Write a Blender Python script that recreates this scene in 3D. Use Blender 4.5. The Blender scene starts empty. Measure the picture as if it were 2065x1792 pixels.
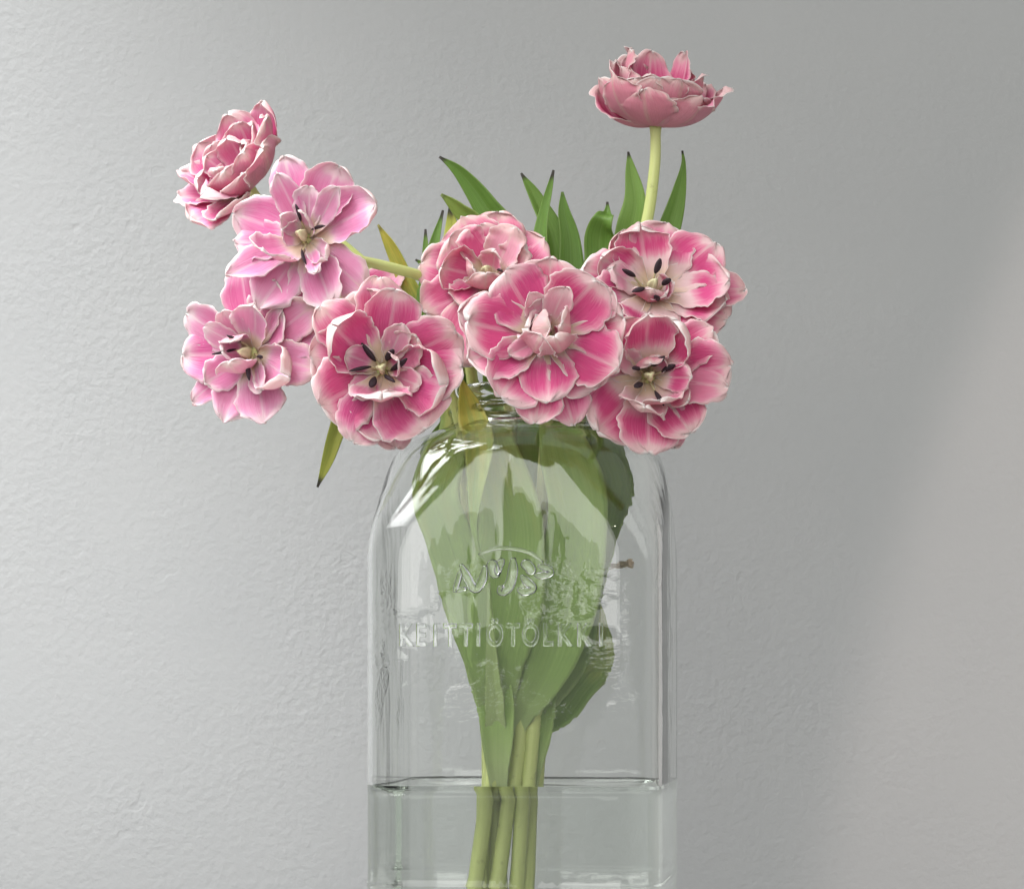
import bpy, bmesh, math, random
import numpy as np
from mathutils import Vector, Matrix

sc = bpy.context.scene
COL = sc.collection
R = math.radians

# ------------------------------------------------------------------ camera
D0 = 1.25            # camera to the jar's axis, metres
FPX = 4844.0         # focal length in picture pixels (picture 2065 x 1792)
HOR = 1400.0         # eye level in the picture
CZ = 0.1123          # camera height above the shelf
cam_d = bpy.data.cameras.new('camera')
cam = bpy.data.objects.new('camera', cam_d); COL.objects.link(cam)
cam.location = (0, -D0, CZ); cam.rotation_euler = (R(90), 0, 0)
cam_d.sensor_width = 36.0
cam_d.lens = 36.0 * FPX / 2065.0
cam_d.shift_y = (HOR - 896.0) / 2065.0
cam_d.clip_start = 0.05; cam_d.clip_end = 50
sc.camera = cam

# ------------------------------------------------------------------ light
w = bpy.data.worlds.new('World'); sc.world = w; w.use_nodes = True
bg = w.node_tree.nodes['Background']
bg.inputs[0].default_value = (0.885, 0.90, 0.87, 1); bg.inputs[1].default_value = 0.46

def aim(o, target):
    o.rotation_euler = (Vector(target) - o.location).to_track_quat('-Z', 'Y').to_euler()

def area(name, loc, target, sx, sy, power, col):
    l = bpy.data.lights.new(name, 'AREA'); l.shape = 'RECTANGLE'; l.size = sx; l.size_y = sy
    l.energy = power; l.color = col
    o = bpy.data.objects.new(name, l); COL.objects.link(o); o.location = loc; aim(o, target)
    return o

wl = area('lamp_light', (-0.56, -0.13, 0.755), (0.12, 0.02, -1.60), 0.75, 0.58, 6.1, (0.985, 0.99, 1.0)); wl.data.spread = R(100)
# the room's window, behind and to the left of the camera, in two panes
for wx in (-1.24, -0.12):
    area('window_pane', (wx, -2.35, 1.28), (wx * .5 + .1, 0.0, 0.25), 1.05, 2.30, 18.0, (1.0, 0.99, 0.97))

l = bpy.data.lights.new('ceiling_bulbs', 'POINT'); l.energy = 1.2; l.shadow_soft_size = 0.012; l.color = (1, .86, .7)
for p in ((0.52, -1.55, 1.05), (0.60, -1.60, 0.99)):
    o = bpy.data.objects.new('ceiling_bulb', l); COL.objects.link(o); o.location = p
sl = bpy.data.lights.new('wall_band_spot', 'SPOT'); sl.energy = 24; sl.color = (1, .84, .78)
sl.spot_size = R(104); sl.spot_blend = 0.05; sl.shadow_soft_size = 0.015
so = bpy.data.objects.new('wall_band_spot', sl); COL.objects.link(so)  # added spot, no real lamp: its cone edge makes the wall's diagonal light edge
so.location = (1.35, -0.75, 0.30)
_A = Vector((0.339, 0.34, 0.414)); _B = Vector((0.245, 0.34, 0.16))     # its light ends along this line on the wall
_n = (_A - so.location).cross(_B - so.location).normalized(); _d = ((_A + _B) / 2 - so.location).normalized()
if _n.x < 0: _n = -_n
so.rotation_euler = (_d * math.cos(R(51)) + _n * math.sin(R(51))).to_track_quat('-Z', 'Y').to_euler()

sc.view_settings.view_transform = 'Standard'; sc.view_settings.look = 'None'
sc.view_settings.exposure = 0.36; sc.view_settings.gamma = 1.0
sc.view_settings.use_curve_mapping = False
sc.render.engine = 'CYCLES'
cy = sc.cycles
cy.max_bounces = 24; cy.transmission_bounces = 22; cy.glossy_bounces = 4; cy.diffuse_bounces = 3
cy.use_adaptive_sampling = True; cy.adaptive_threshold = 0.02
cy.transparent_max_bounces = 16
cy.caustics_refractive = True; cy.caustics_reflective = False
cy.blur_glossy = 0.5; cy.use_denoising = True; cy.sample_clamp_indirect = 6.0

# ------------------------------------------------------------------ helpers
def at(vx, vy, y=0.0):
    """picture pixel (2065 wide) at depth y -> world point"""
    d = D0 + y
    return Vector(((vx - 1032.5) * d / FPX, y, CZ + (HOR - vy) * d / FPX))

def px(n, y=0.0):
    return n * (D0 + y) / FPX

def mesh_obj(name, verts, faces, mat, parent=None, smooth=True, off=None):
    me = bpy.data.meshes.new(name)
    vs = np.asarray(verts, dtype=float)
    if off is not None: vs = vs - np.array(off)[None, :]
    me.from_pydata([tuple(v) for v in vs], [], faces)
    me.update()
    if smooth: me.polygons.foreach_set('use_smooth', [True] * len(me.polygons))
    if mat is not None: me.materials.append(mat)
    o = bpy.data.objects.new(name, me); COL.objects.link(o)
    if parent is not None: o.parent = parent
    return o

def tag(o, label=None, cat=None, group=None, kind=None):
    if label: o['label'] = label
    if cat: o['category'] = cat
    if group: o['group'] = group
    if kind: o['kind'] = kind
    return o

def empty(name, loc):
    o = bpy.data.objects.new(name, None); COL.objects.link(o); o.location = loc
    o.empty_display_size = 0.02
    return o

def catmull(P, n):
    P = [np.array(p, dtype=float) for p in P]
    P = [2 * P[0] - P[1]] + P + [2 * P[-1] - P[-2]]
    out = []
    segs = len(P) - 3
    for k in range(n):
        s = k / (n - 1) * segs; i = min(int(s), segs - 1); t = s - i
        a, b, c, d = P[i:i + 4]
        out.append(0.5 * (2 * b + (c - a) * t + (2 * a - 5 * b + 4 * c - d) * t * t + (3 * b - a - 3 * c + d) * t ** 3))
    return np.array(out)

def unit(v):
    return v / (np.linalg.norm(v) + 1e-12)

# ------------------------------------------------------------------ material helpers
class NT:
    def __init__(s, name):
        s.m = bpy.data.materials.new(name); s.m.use_nodes = True
        s.t = s.m.node_tree; s.t.nodes.clear()
        s.out = s.t.nodes.new('ShaderNodeOutputMaterial')
    def n(s, typ, **kw):
        x = s.t.nodes.new(typ)
        for k, v in kw.items(): setattr(x, k, v)
        return x
    def l(s, a, b): s.t.links.new(a, b)
    def val(s, sock, v):
        if isinstance(v, (int, float)): sock.default_value = v
        elif isinstance(v, tuple): sock.default_value = v if len(v) != 3 or sock.type == 'VECTOR' else (*v, 1)
        else: s.l(v, sock)
    def math(s, op, a, b=0.0, c=None, clamp=False):
        x = s.n('ShaderNodeMath', operation=op); x.use_clamp = clamp
        s.val(x.inputs[0], a); s.val(x.inputs[1], b)
        if c is not None: s.val(x.inputs[2], c)
        return x.outputs[0]
    def step(s, v, a, b):
        x = s.n('ShaderNodeMapRange', interpolation_type='SMOOTHSTEP')
        s.val(x.inputs[0], v); x.inputs[1].default_value = a; x.inputs[2].default_value = b
        return x.outputs[0]
    def mix(s, f, a, b, mode='MIX'):
        x = s.n('ShaderNodeMix', data_type='RGBA', blend_type=mode)
        s.val(x.inputs[0], f); s.val(x.inputs[6], a); s.val(x.inputs[7], b)
        return x.outputs[2]
    def noise(s, vec, scale, detail=3, rough=.5, dist=0):
        x = s.n('ShaderNodeTexNoise')
        if vec is not None: s.l(vec, x.inputs['Vector'])
        x.inputs['Scale'].default_value = scale; x.inputs['Detail'].default_value = detail
        x.inputs['Roughness'].default_value = rough; x.inputs['Distortion'].default_value = dist
        return x.outputs['Fac']
    def bump(s, h, strength, dist, normal=None):
        x = s.n('ShaderNodeBump'); s.l(h, x.inputs['Height'])
        x.inputs['Strength'].default_value = strength; x.inputs['Distance'].default_value = dist
        if normal is not None: s.l(normal, x.inputs['Normal'])
        return x.outputs[0]
    def combine(s, x, y, z):
        c = s.n('ShaderNodeCombineXYZ')
        for i, v in enumerate((x, y, z)): s.val(c.inputs[i], v)
        return c.outputs[0]
    def attr(s, name):
        a = s.n('ShaderNodeAttribute', attribute_name=name); return a
    def sep(s, v):
        x = s.n('ShaderNodeSeparateXYZ'); s.l(v, x.inputs[0]); return x.outputs
    def sepc(s, v):
        x = s.n('ShaderNodeSeparateColor'); s.l(v, x.inputs[0]); return x.outputs

def soft_surface(t, col, rough, transl, normal=None, tcol=None, spec=0.3):
    p = t.n('ShaderNodeBsdfPrincipled'); t.val(p.inputs['Base Color'], col)
    t.val(p.inputs['Roughness'], rough); p.inputs['Specular IOR Level'].default_value = spec
    tr = t.n('ShaderNodeBsdfTranslucent'); t.val(tr.inputs['Color'], tcol if tcol is not None else col)
    if normal is not None:
        t.l(normal, p.inputs['Normal']); t.l(normal, tr.inputs['Normal'])
    mx = t.n('ShaderNodeMixShader'); mx.inputs[0].default_value = transl
    t.l(p.outputs[0], mx.inputs[1]); t.l(tr.outputs[0], mx.inputs[2])
    t.l(mx.outputs[0], t.out.inputs[0])

def make_petal_mat():
    t = NT('tulip_petal')
    uvw = t.sep(t.attr('puv').outputs['Vector']); u, v, e = uvw[0], uvw[1], uvw[2]
    ab = t.sep(t.attr('pab').outputs['Vector']); back = ab[0]
    oi = t.n('ShaderNodeObjectInfo')
    oc = t.sepc(oi.outputs['Color']); pale, lilac, dusty = oc[0], oc[1], oc[2]
    rnd = oi.outputs['Random']
    # streaks along the petal
    rr = t.math('MULTIPLY', rnd, 37.0)
    st = t.noise(t.combine(t.math('MULTIPLY', v, 9.0), t.math('MULTIPLY', u, 1.3), rr), 1.6, 4, .6)
    fine = t.noise(t.combine(t.math('MULTIPLY', v, 26.0), t.math('MULTIPLY', u, 2.0), rr), 1.6, 3, .6)
    blot = t.noise(t.combine(t.math('MULTIPLY', v, 1.6), t.math('MULTIPLY', u, 2.6), rr), 1.5, 3, .55)
    s1 = t.math('SUBTRACT', st, .5)
    av = t.math('ABSOLUTE', v)
    ee = t.math('ADD', e, t.math('ADD', t.math('MULTIPLY', s1, .30), t.math('MULTIPLY', t.math('SUBTRACT', blot, .5), .35)))
    core = t.step(ee, -.10, .40)                       # far from the edge = pink
    based = t.step(t.math('SUBTRACT', t.math('ADD', u, t.math('MULTIPLY', s1, .12)), t.math('SUBTRACT', 1.0, oi.outputs['Alpha'])), .20, .46)
    tipf = t.math('SUBTRACT', 1.0, t.step(t.math('ADD', u, t.math('MULTIPLY', s1, .25)), .66, 1.02))
    pink = t.math('MULTIPLY', t.math('MULTIPLY', core, based), t.math('ADD', .10, t.math('MULTIPLY', tipf, .90)))
    # pale mid rib
    ribw = t.math('SUBTRACT', 1.0, t.step(t.math('ADD', av, t.math('MULTIPLY', t.math('SUBTRACT', fine, .5), .06)), .0, .12))
    ribl = t.math('MULTIPLY', ribw, t.step(u, .15, .55))
    pink = t.math('MULTIPLY', pink, t.math('SUBTRACT', 1.0, t.math('MULTIPLY', ribl, .55)))
    pink = t.math('MULTIPLY', pink, t.math('ADD', .50, t.math('MULTIPLY', fine, 1.0)))
    pink = t.math('MULTIPLY', pink, t.math('SUBTRACT', 1.0, t.math('MULTIPLY', pale, .75)), clamp=True)
    cream = t.mix(dusty, t.mix(lilac, (.91, .68, .69), (.92, .78, .84)), (.84, .60, .58))
    basec = t.mix(t.step(u, .12, .42), (.80, .66, .47), cream)
    midp = t.mix(lilac, (.86, .37, .49), (.85, .48, .70))
    deep = t.mix(lilac, (.74, .085, .27), (.76, .16, .45))
    deep = t.mix(t.math('MULTIPLY', dusty, .35), deep, (.55, .14, .20))
    c = t.mix(t.step(pink, .02, .42), basec, midp)
    c = t.mix(t.step(pink, .26, 1.08), c, deep)
    # outside of the petal: dusty, paler
    bk = t.mix(t.step(t.math('MULTIPLY', core, t.math('ADD', .45, t.math('MULTIPLY', fine, .9))), .05, .85),
               t.mix(dusty, (.88, .70, .68), (.78, .57, .54)), t.mix(lilac, (.76, .30, .38), (.76, .36, .52)))
    bk = t.mix(t.math('MULTIPLY', ribl, .35), bk, (.66, .60, .46))
    bk = t.mix(t.math('MULTIPLY', pale, .6), bk, (.80, .70, .64))
    c = t.mix(back, c, bk)
    # the thin white margin, dried specks
    rim = t.math('SUBTRACT', 1.0, t.step(t.math('ADD', e, t.math('MULTIPLY', s1, .03)), .004, .036))
    c = t.mix(t.math('MULTIPLY', rim, .95), c, (.97, .94, .91))
    gn = t.n('ShaderNodeTexCoord').outputs['Object']
    sp = t.step(t.noise(gn, 900, 2, .5), .70, .76)
    brown = t.math('MULTIPLY', sp, t.math('SUBTRACT', 1.0, t.step(e, .05, .5)))
    c = t.mix(t.math('MULTIPLY', brown, .45), c, (.30, .12, .14))
    dry = t.math('MULTIPLY', t.step(blot, .62, .74), t.math('SUBTRACT', 1.0, t.step(e, .02, .13)))
    c = t.mix(t.math('MULTIPLY', dry, .5), c, (.42, .16, .22))
    h = t.math('ADD', t.math('MULTIPLY', fine, 1.0), t.math('MULTIPLY', st, .8))
    nb = t.bump(h, .55, .0008)
    soft_surface(t, c, .58, .36, nb, tcol=t.mix(.35, c, (.85, .30, .42)), spec=.12)
    return t.m

def make_leaf_mat():
    t = NT('tulip_leaf')
    uvw = t.sep(t.attr('puv').outputs['Vector']); u, v, e = uvw[0], uvw[1], uvw[2]
    oi = t.n('ShaderNodeObjectInfo'); oc = t.sepc(oi.outputs['Color'])
    yel, palef, brn = oc[0], oc[1], oc[2]
    rr = t.math('MULTIPLY', oi.outputs['Random'], 31.0)
    st = t.noise(t.combine(t.math('MULTIPLY', v, 11.0), t.math('MULTIPLY', u, 1.4), rr), 1.5, 4, .6)
    fine = t.noise(t.combine(t.math('MULTIPLY', v, 34.0), t.math('MULTIPLY', u, 2.4), rr), 1.5, 3, .6)
    blot = t.noise(t.combine(t.math('MULTIPLY', v, 1.4), t.math('MULTIPLY', u, 5.0), rr), 1.5, 4, .6)
    g = t.mix(st, (.075, .175, .022), (.20, .35, .065))
    g = t.mix(t.math('MULTIPLY', t.step(fine, .4, .75), .35), g, (.22, .36, .09))
    g = t.mix(palef, g, t.mix(st, (.25, .41, .085), (.43, .59, .18)))
    bf = t.math('SUBTRACT', 1.0, t.step(t.math('ADD', u, t.math('MULTIPLY', t.math('SUBTRACT', st, .5), .12)), .04, .30))
    g = t.mix(t.math('MULTIPLY', bf, .8), g, (.54, .62, .31))
    yl = t.mix(blot, (.56, .58, .075), (.74, .60, .14))
    yf = t.math('MULTIPLY', yel, t.step(t.math('ADD', u, t.math('MULTIPLY', t.math('SUBTRACT', blot, .5), .6)), .45, .95))
    g = t.mix(yf, g, yl)
    rib = t.math('SUBTRACT', 1.0, t.step(t.math('ABSOLUTE', v), .0, .07))
    g = t.mix(t.math('MULTIPLY', rib, .25), g, (.26, .38, .12))
    edge = t.math('SUBTRACT', 1.0, t.step(e, .0, .10))
    g = t.mix(t.math('MULTIPLY', edge, .35), g, (.30, .36, .14))
    tip = t.step(t.math('ADD', u, t.math('MULTIPLY', t.math('SUBTRACT', blot, .5), .03)), .952, .985)
    g = t.mix(t.math('MULTIPLY', tip, brn), g, (.045, .035, .035))
    nb = t.bump(t.math('ADD', fine, st), .45, .0005)
    soft_surface(t, g, .40, .28, nb, tcol=t.mix(.5, g, (.34, .46, .06)), spec=.4)
    return t.m

def make_stem_mat():
    t = NT('tulip_stem')
    uvw = t.sep(t.attr('puv').outputs['Vector']); u, v = uvw[0], uvw[1]
    oi = t.n('ShaderNodeObjectInfo')
    rr = t.math('MULTIPLY', oi.outputs['Random'], 17.0)
    st = t.noise(t.combine(t.math('MULTIPLY', v, 6.0), t.math('MULTIPLY', u, 4.0), rr), 1.5, 4, .6)
    c = t.mix(st, (.48, .57, .16), (.66, .71, .29))
    c = t.mix(t.math('MULTIPLY', t.step(u, .6, 1.0), .5), c, (.55, .55, .26))
    gn = t.n('ShaderNodeTexCoord').outputs['Object']
    c = t.mix(t.math('MULTIPLY', t.step(t.noise(gn, 160, 4, .6), .62, .74), .35), c, (.20, .22, .07))
    nb = t.bump(st, .3, .0006)
    soft_surface(t, c, .42, .12, nb, spec=.4)
    return t.m

def simple(name, col, rough=.5, var=.25, scale=300, bumpd=.0003, spec=.3, transl=0.0):
    t = NT(name)
    gn = t.n('ShaderNodeTexCoord').outputs['Object']
    n = t.noise(gn, scale, 4, .6)
    a = tuple(x * (1 - var) for x in col); b = tuple(min(1, x * (1 + var)) for x in col)
    soft_surface(t, t.mix(n, a, b), rough, transl, t.bump(n, .5, bumpd), spec=spec)
    return t.m

def make_wall_mat():
    t = NT('painted_plaster')
    p = t.n('ShaderNodeTexCoord').outputs['Object']
    big = t.noise(p, 9, 3, .55)
    mid = t.noise(p, 185, 3, .55, 0)
    spot = t.noise(p, 60, 1, .4)
    lump = t.step(spot, .70, .80); pit = t.step(spot, .27, .21)
    h = t.math('ADD', t.math('MULTIPLY', mid, 1.35), t.math('MULTIPLY', lump, .22))
    h = t.math('SUBTRACT', h, t.math('MULTIPLY', pit, .35))
    c = t.mix(big, (.336, .342, .346), (.359, .362, .363))
    h = t.math('MULTIPLY', h, t.math('ADD', .25, t.math('MULTIPLY', t.step(t.noise(p, 5.5, 3, .6), .30, .72), .95)))
    nb = t.bump(h, .31, .0020)
    b = t.n('ShaderNodeBsdfPrincipled'); t.l(c, b.inputs['Base Color']); b.inputs['Roughness'].default_value = .62
    b.inputs['Specular IOR Level'].default_value = .25
    t.l(nb, b.inputs['Normal']); t.l(b.outputs[0], t.out.inputs[0])
    return t.m

def make_glass(name, ior, col, bump_amt=0.0):
    t = NT(name)
    g = t.n('ShaderNodeBsdfGlass'); g.inputs['IOR'].default_value = ior; g.inputs['Roughness'].default_value = 0.0
    g.inputs['Color'].default_value = (*col, 1)
    if bump_amt > 0:
        p = t.n('ShaderNodeTexCoord').outputs['Object']
        mp = t.n('ShaderNodeMapping'); t.l(p, mp.inputs[0]); mp.inputs['Scale'].default_value = (1, 1, .22)
        a = t.noise(mp.outputs[0], 55, 2, .45, .3)
        b = t.noise(p, 22, 2, .4)
        h = t.math('ADD', a, t.math('MULTIPLY', b, 1.5))
        c = t.sep(p)                                   # hammered patches round the embossing, as moulded
        band = t.math('MULTIPLY', t.step(c[2], .085, .105), t.math('SUBTRACT', 1.0, t.step(c[2], .165, .185)))
        patch = t.math('MULTIPLY', t.step(t.noise(p, 38, 2, .5), .50, .60), band)
        mp2 = t.n('ShaderNodeMapping'); t.l(p, mp2.inputs[0]); mp2.inputs['Scale'].default_value = (.45, 1, 1); mp2.inputs['Rotation'].default_value = (0, R(25), 0)
        h = t.math('ADD', h, t.math('MULTIPLY', t.math('MULTIPLY', t.noise(mp2.outputs[0], 420, 2, .5), patch), .55))
        t.l(t.bump(h, bump_amt, .0015), g.inputs['Normal'])
    t.l(g.outputs[0], t.out.inputs[0])
    return t.m

M_PETAL = make_petal_mat(); M_LEAF = make_leaf_mat(); M_STEM = make_stem_mat()
M_ANTHER = simple('anther_dark', (.030, .018, .024), .65, .5, 900)
M_FIL = simple('filament', (.62, .56, .34), .5, .2, 500, transl=.2)
M_PISTIL = simple('pistil', (.62, .60, .36), .5, .2, 400)
M_TWIG = simple('dry_stalk', (.50, .38, .26), .6, .3, 300)
M_WALL = make_wall_mat()
M_SHELF = simple('shelf_paint', (.60, .60, .58), .45, .06, 60, .0004)
M_GLASS = make_glass('jar_glass', 1.48, (.99, .995, .99), .13)
M_LETTER = make_glass('emboss_glass', 1.48, (.99, .995, .99), .08)
M_WATER = make_glass('vase_water', 1.33, (.962, .975, .962))

# ------------------------------------------------------------------ the setting
WALL_Y = 0.34
def slab(name, x0, x1, y0, y1, z0, z1, mat):
    v = [(x, y, z) for x in (x0, x1) for y in (y0, y1) for z in (z0, z1)]
    f = [(0, 1, 3, 2), (4, 6, 7, 5), (0, 4, 5, 1), (2, 3, 7, 6), (0, 2, 6, 4), (1, 5, 7, 3)]
    return mesh_obj(name, v, f, mat, smooth=False)
tag(slab('wall', -2.2, 2.2, WALL_Y, WALL_Y + .12, -1.0, 2.0, M_WALL), 'rough white painted plaster wall behind the flowers', 'wall', kind='structure')
tag(slab('shelf', -0.9, 0.9, -0.16, 0.112, -0.070, -.0357, M_SHELF), 'pale painted shelf under the glass jar', 'shelf', kind='structure')

# ------------------------------------------------------------------ the jar
JX = px(1064 - 1032.5); JROT = R(-8.0); JA = 0.0742; JC = 0.023
NSEG = 160
def zof(vy): return CZ + (HOR - vy) * D0 / FPX
def square_r(th, a, rc):
    # polar radius of a rounded square with half side a and corner radius rc
    th = abs(((th + math.pi / 4) % (math.pi / 2)) - math.pi / 4)
    c, s = math.cos(th), math.sin(th)
    r = a / c
    if r * s > a - rc:
        k = a - rc                       # ray meets the corner circle centred (k,k)
        b = k * (c + s); q = 2 * k * k - rc * rc
        r = b + math.sqrt(max(b * b - q, 0))
    return r
def smin(a, b, k):
    h = max(k - abs(a - b), 0) / k
    return min(a, b) - h * h * k * .25
RIM_Z = zof(789)
# neck and dome: (picture row, radius)
DOME = [(789, .0395), (791, .0408), (797, .0417), (806, .0417), (812, .0408), (815, .0398), (823, .0396),
        (829, .0402), (833, .0414), (840, .0414), (845, .0402), (850, .0398), (857, .0402), (863, .0412), (869, .0440), (880, .0510),
        (893, .0590), (909, .0655), (929, .0705), (950, .0738), (975, .0772), (1005, .0812), (1040, .0865), (1080, .0935), (1130, .103), (1200, .12)]
ROWS = [d[0] for d in DOME] + [1260, 1330, 1400, 1470, 1540, 1600, 1650, 1700, 1740]
rows = []
for i in range(len(ROWS) - 1):           # finer rows in between
    n = 2 if ROWS[i] < 1200 else 3
    for k in range(n): rows.append(ROWS[i] + (ROWS[i + 1] - ROWS[i]) * k / n)
rows.append(ROWS[-1])
DX = [d[0] for d in DOME]; DR = [d[1] for d in DOME]
def dome_r(vy): return float(np.interp(vy, DX, DR)) if vy < 1200 else .2
Z_FOOT = zof(1740)
def jar_section(vy, inset=0.0, th=0.0):
    a = JA - 0.0012 * max(0.0, min(1.0, (1500 - vy) / 600.0)) * 0
    return smin(square_r(th, a, JC), dome_r(vy), .011) - inset
ths = [2 * math.pi * k / NSEG for k in range(NSEG)]
def ring(fn, z): return [(fn(t) * math.cos(t), fn(t) * math.sin(t), z) for t in ths]
def bridge(faces, a, b, flip=False):
    for k in range(NSEG):
        k2 = (k + 1) % NSEG
        f = (a + k, a + k2, b + k2, b + k)
        faces.append(f[::-1] if flip else f)

def jar_surface():
    rings = []
    # outer, bottom to top
    foot = [(-.0360, -.012), (-.0350, -.0075), (-.0315, -.0028), (-.026, -.0008), (-.015, 0.0), (.0100, 0.0), (.0150, 0.0), (.0160, .0003), (.0170, .0005), (.0180, .0003), (.0190, 0.0), (.0222, 0.0)]
    for z, d in foot: rings.append(ring(lambda t, d=d: square_r(t, JA, JC) + d, z))
    for vy in rows[::-1]: rings.append(ring(lambda t, vy=vy: jar_section(vy, 0, t), zof(vy)))
    # rim rounding, then inner surface top to bottom
    rings.append(ring(lambda t: .0378, RIM_Z + .0004))
    rings.append(ring(lambda t: .0366, RIM_Z - .0008))
    W = .0027
    for vy in rows:
        if vy < 800: continue
        if vy < 866: rings.append(ring(lambda t: .0362, zof(vy)))
        else: rings.append(ring(lambda t, vy=vy: max(.0362, jar_section(vy, W, t)), zof(vy)))
    for z, d in [(.0200, -W), (.0050, -W - .0002), (.0000, -W - .0012), (-.0060, -W - .0045), (-.0090, -W - .011), (-.0105, -W - .022)]:
        rings.append(ring(lambda t, d=d: square_r(t, JA, JC) + d, z))
    return rings
rings = jar_surface()
v = [p for r_ in rings for p in r_]; f = []
for i in range(len(rings) - 1): bridge(f, i * NSEG, (i + 1) * NSEG)
v.append((0, 0, -.0115)); c1 = len(v) - 1; v.append((0, 0, -.0340)); c0 = len(v) - 1
b = (len(rings) - 1) * NSEG
for k in range(NSEG):
    f.append((b + k, b + (k + 1) % NSEG, c1)); f.append((c0, (k + 1) % NSEG, k))
jar = empty('glass_jar', (JX, 0, 0.0006)); jar.rotation_euler = (0, 0, JROT)
tag(jar, 'square shouldered clear glass storage jar with embossed lettering holding the tulips', 'jar')
mesh_obj('body', v, f, M_GLASS, jar)

# embossed writing on the front face (jar local: front face is the plane y = -JA)
def face_pt(vx, vy):
    """picture pixel -> (x, z) on the jar's front face in jar coordinates"""
    cdir = np.array([vx - 1032.5, FPX, HOR - vy]); cdir = cdir / FPX
    o = np.array([0, -D0, CZ])
    n = np.array([math.sin(JROT), -math.cos(JROT), 0]); p0 = np.array([JX, 0, 0]) + n * JA
    tt = np.dot(p0 - o, n) / np.dot(cdir, n); p = o + tt * cdir - np.array([JX, 0, 0])
    return p[0] * math.cos(JROT) + p[1] * math.sin(JROT), p[2]
def letter_mesh(ch, size):
    cu = bpy.data.curves.new('letter', 'FONT'); cu.body = ch; cu.size = size
    cu.extrude = .0005; cu.bevel_depth = .00045; cu.bevel_resolution = 1; cu.offset = .0001; cu.align_x = 'CENTER'
    to = bpy.data.objects.new('letter_source', cu); COL.objects.link(to)
    dg = bpy.context.evaluated_depsgraph_get()
    me = bpy.data.meshes.new_from_object(to.evaluated_get(dg))
    bpy.data.objects.remove(to); bpy.data.curves.remove(cu)
    return me
txt = 'KEITTIÖTÖLKKI'
lx = [818, 849, 878, 908, 940, 965, 998, 1035, 1070, 1105, 1138, 1177, 1212]
lcache = {}
for ch, cx in zip(txt, lx):
    if ch not in lcache:
        me = letter_mesh(ch, .0150); me.name = 'letter'; me.materials.clear(); me.materials.append(M_LETTER); lcache[ch] = me
    x, z = face_pt(cx, 1303)
    o = bpy.data.objects.new('letter', lcache[ch]); COL.objects.link(o); o.parent = jar
    o.location = (x, -JA - .0007, z); o.rotation_euler = (R(90), 0, 0); o.scale = (.70, 1, 1)

def stroke(pts, wpx, closed=False, name='emblem_stroke'):
    P = [face_pt(*p) for p in pts]
    P = catmull([(p[0], 0, p[1]) for p in P], max(8, 5 * len(P)))
    hw = px(wpx, -.07) ; vs = []; fs = []; K = 10; n = len(P)
    for i, p in enumerate(P):
        tg = unit(P[min(i + 1, n - 1)] - P[max(i - 1, 0)]); nn = np.array([-tg[2], 0, tg[0]])
        s = 1.0 if closed else min(1.0, .35 + .65 * math.sin(math.pi * min(1, max(0, (i + .6) / n))) * 1.6)
        for k in range(K):
            a = 2 * math.pi * k / K
            vs.append(p + nn * hw * s * math.cos(a) + np.array([0, -JA - .0004 - .0010 * s * math.sin(a), 0]))
    for i in range(n - 1):
        for k in range(K):
            k2 = (k + 1) % K
            fs.append((i * K + k, i * K + k2, (i + 1) * K + k2, (i + 1) * K + k))
    fs.append(tuple(range(K))[::-1]); fs.append(tuple((n - 1) * K + k for k in range(K)))
    o = mesh_obj(name, vs, fs, M_LETTER, jar)
    bm = bmesh.new(); bm.from_mesh(o.data); bmesh.ops.recalc_face_normals(bm, faces=bm.faces); bm.to_mesh(o.data); bm.free()
    return o
def crop7(p): return ((1150 + .557 * p[0]) / 1.63, (1700 + .557 * p[1]) / 1.63)
for pts, wd in [([(760, 225), (850, 192), (960, 192), (1060, 215), (1140, 270)], 4),
                ([(655, 285), (690, 350), (740, 430), (785, 370), (800, 290)], 9),
                ([(618, 450), (640, 380), (655, 320)], 6),
                ([(625, 440), (690, 425)], 5),
                ([(830, 260), (850, 310), (865, 365)], 12),
                ([(905, 250), (880, 300), (872, 350)], 8),
                ([(965, 245), (962, 330), (940, 410), (900, 440), (885, 410)], 11),
                ([(1010, 350), (1045, 385), (1080, 425), (1030, 445), (990, 430)], 9),
                ([(1015, 270), (1060, 300), (1075, 345)], 11),
                ([(1090, 345), (1135, 350), (1185, 335), (1165, 310), (1110, 290)], 8)]:
    stroke([crop7(p) for p in pts], wd)

# water
WZ = CZ + (HOR - 1588) * (D0 - .074) / FPX
wr = []
WI = -.0027 + .00025
for z, d in [(-.0109, WI - .0222), (-.0094, WI - .0110), (-.0064, WI - .0044), (-.0003, WI - .0011), (.0048, WI - .0001), (.0200, WI)]:
    wr.append(ring(lambda t, d=d: square_r(t, JA, JC) + d, z))
for z in np.linspace(.027, WZ, 7): wr.append(ring(lambda t: square_r(t, JA, JC) + WI, z))
wr.append(ring(lambda t: square_r(t, JA, JC) - .0040, WZ - .0006))
wr.append(ring(lambda t: square_r(t, JA, JC) - .0062, WZ - .0010))
v = [p for r_ in wr for p in r_]; f = []
for i in range(len(wr) - 1): bridge(f, i * NSEG, (i + 1) * NSEG)
v.append((0, 0, WZ - .0010)); ct = len(v) - 1; v.append((0, 0, -.0119)); cb = len(v) - 1
b = (len(wr) - 1) * NSEG
for k in range(NSEG):
    f.append((b + k, b + (k + 1) % NSEG, ct)); f.append((cb, (k + 1) % NSEG, k))
wo = mesh_obj('water', v, f, M_WATER); wo.location = (JX, 0, .0006); wo.rotation_euler = (0, 0, JROT)
tag(wo, 'clear water filling the lower part of the glass jar', 'water', kind='structure')

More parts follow.
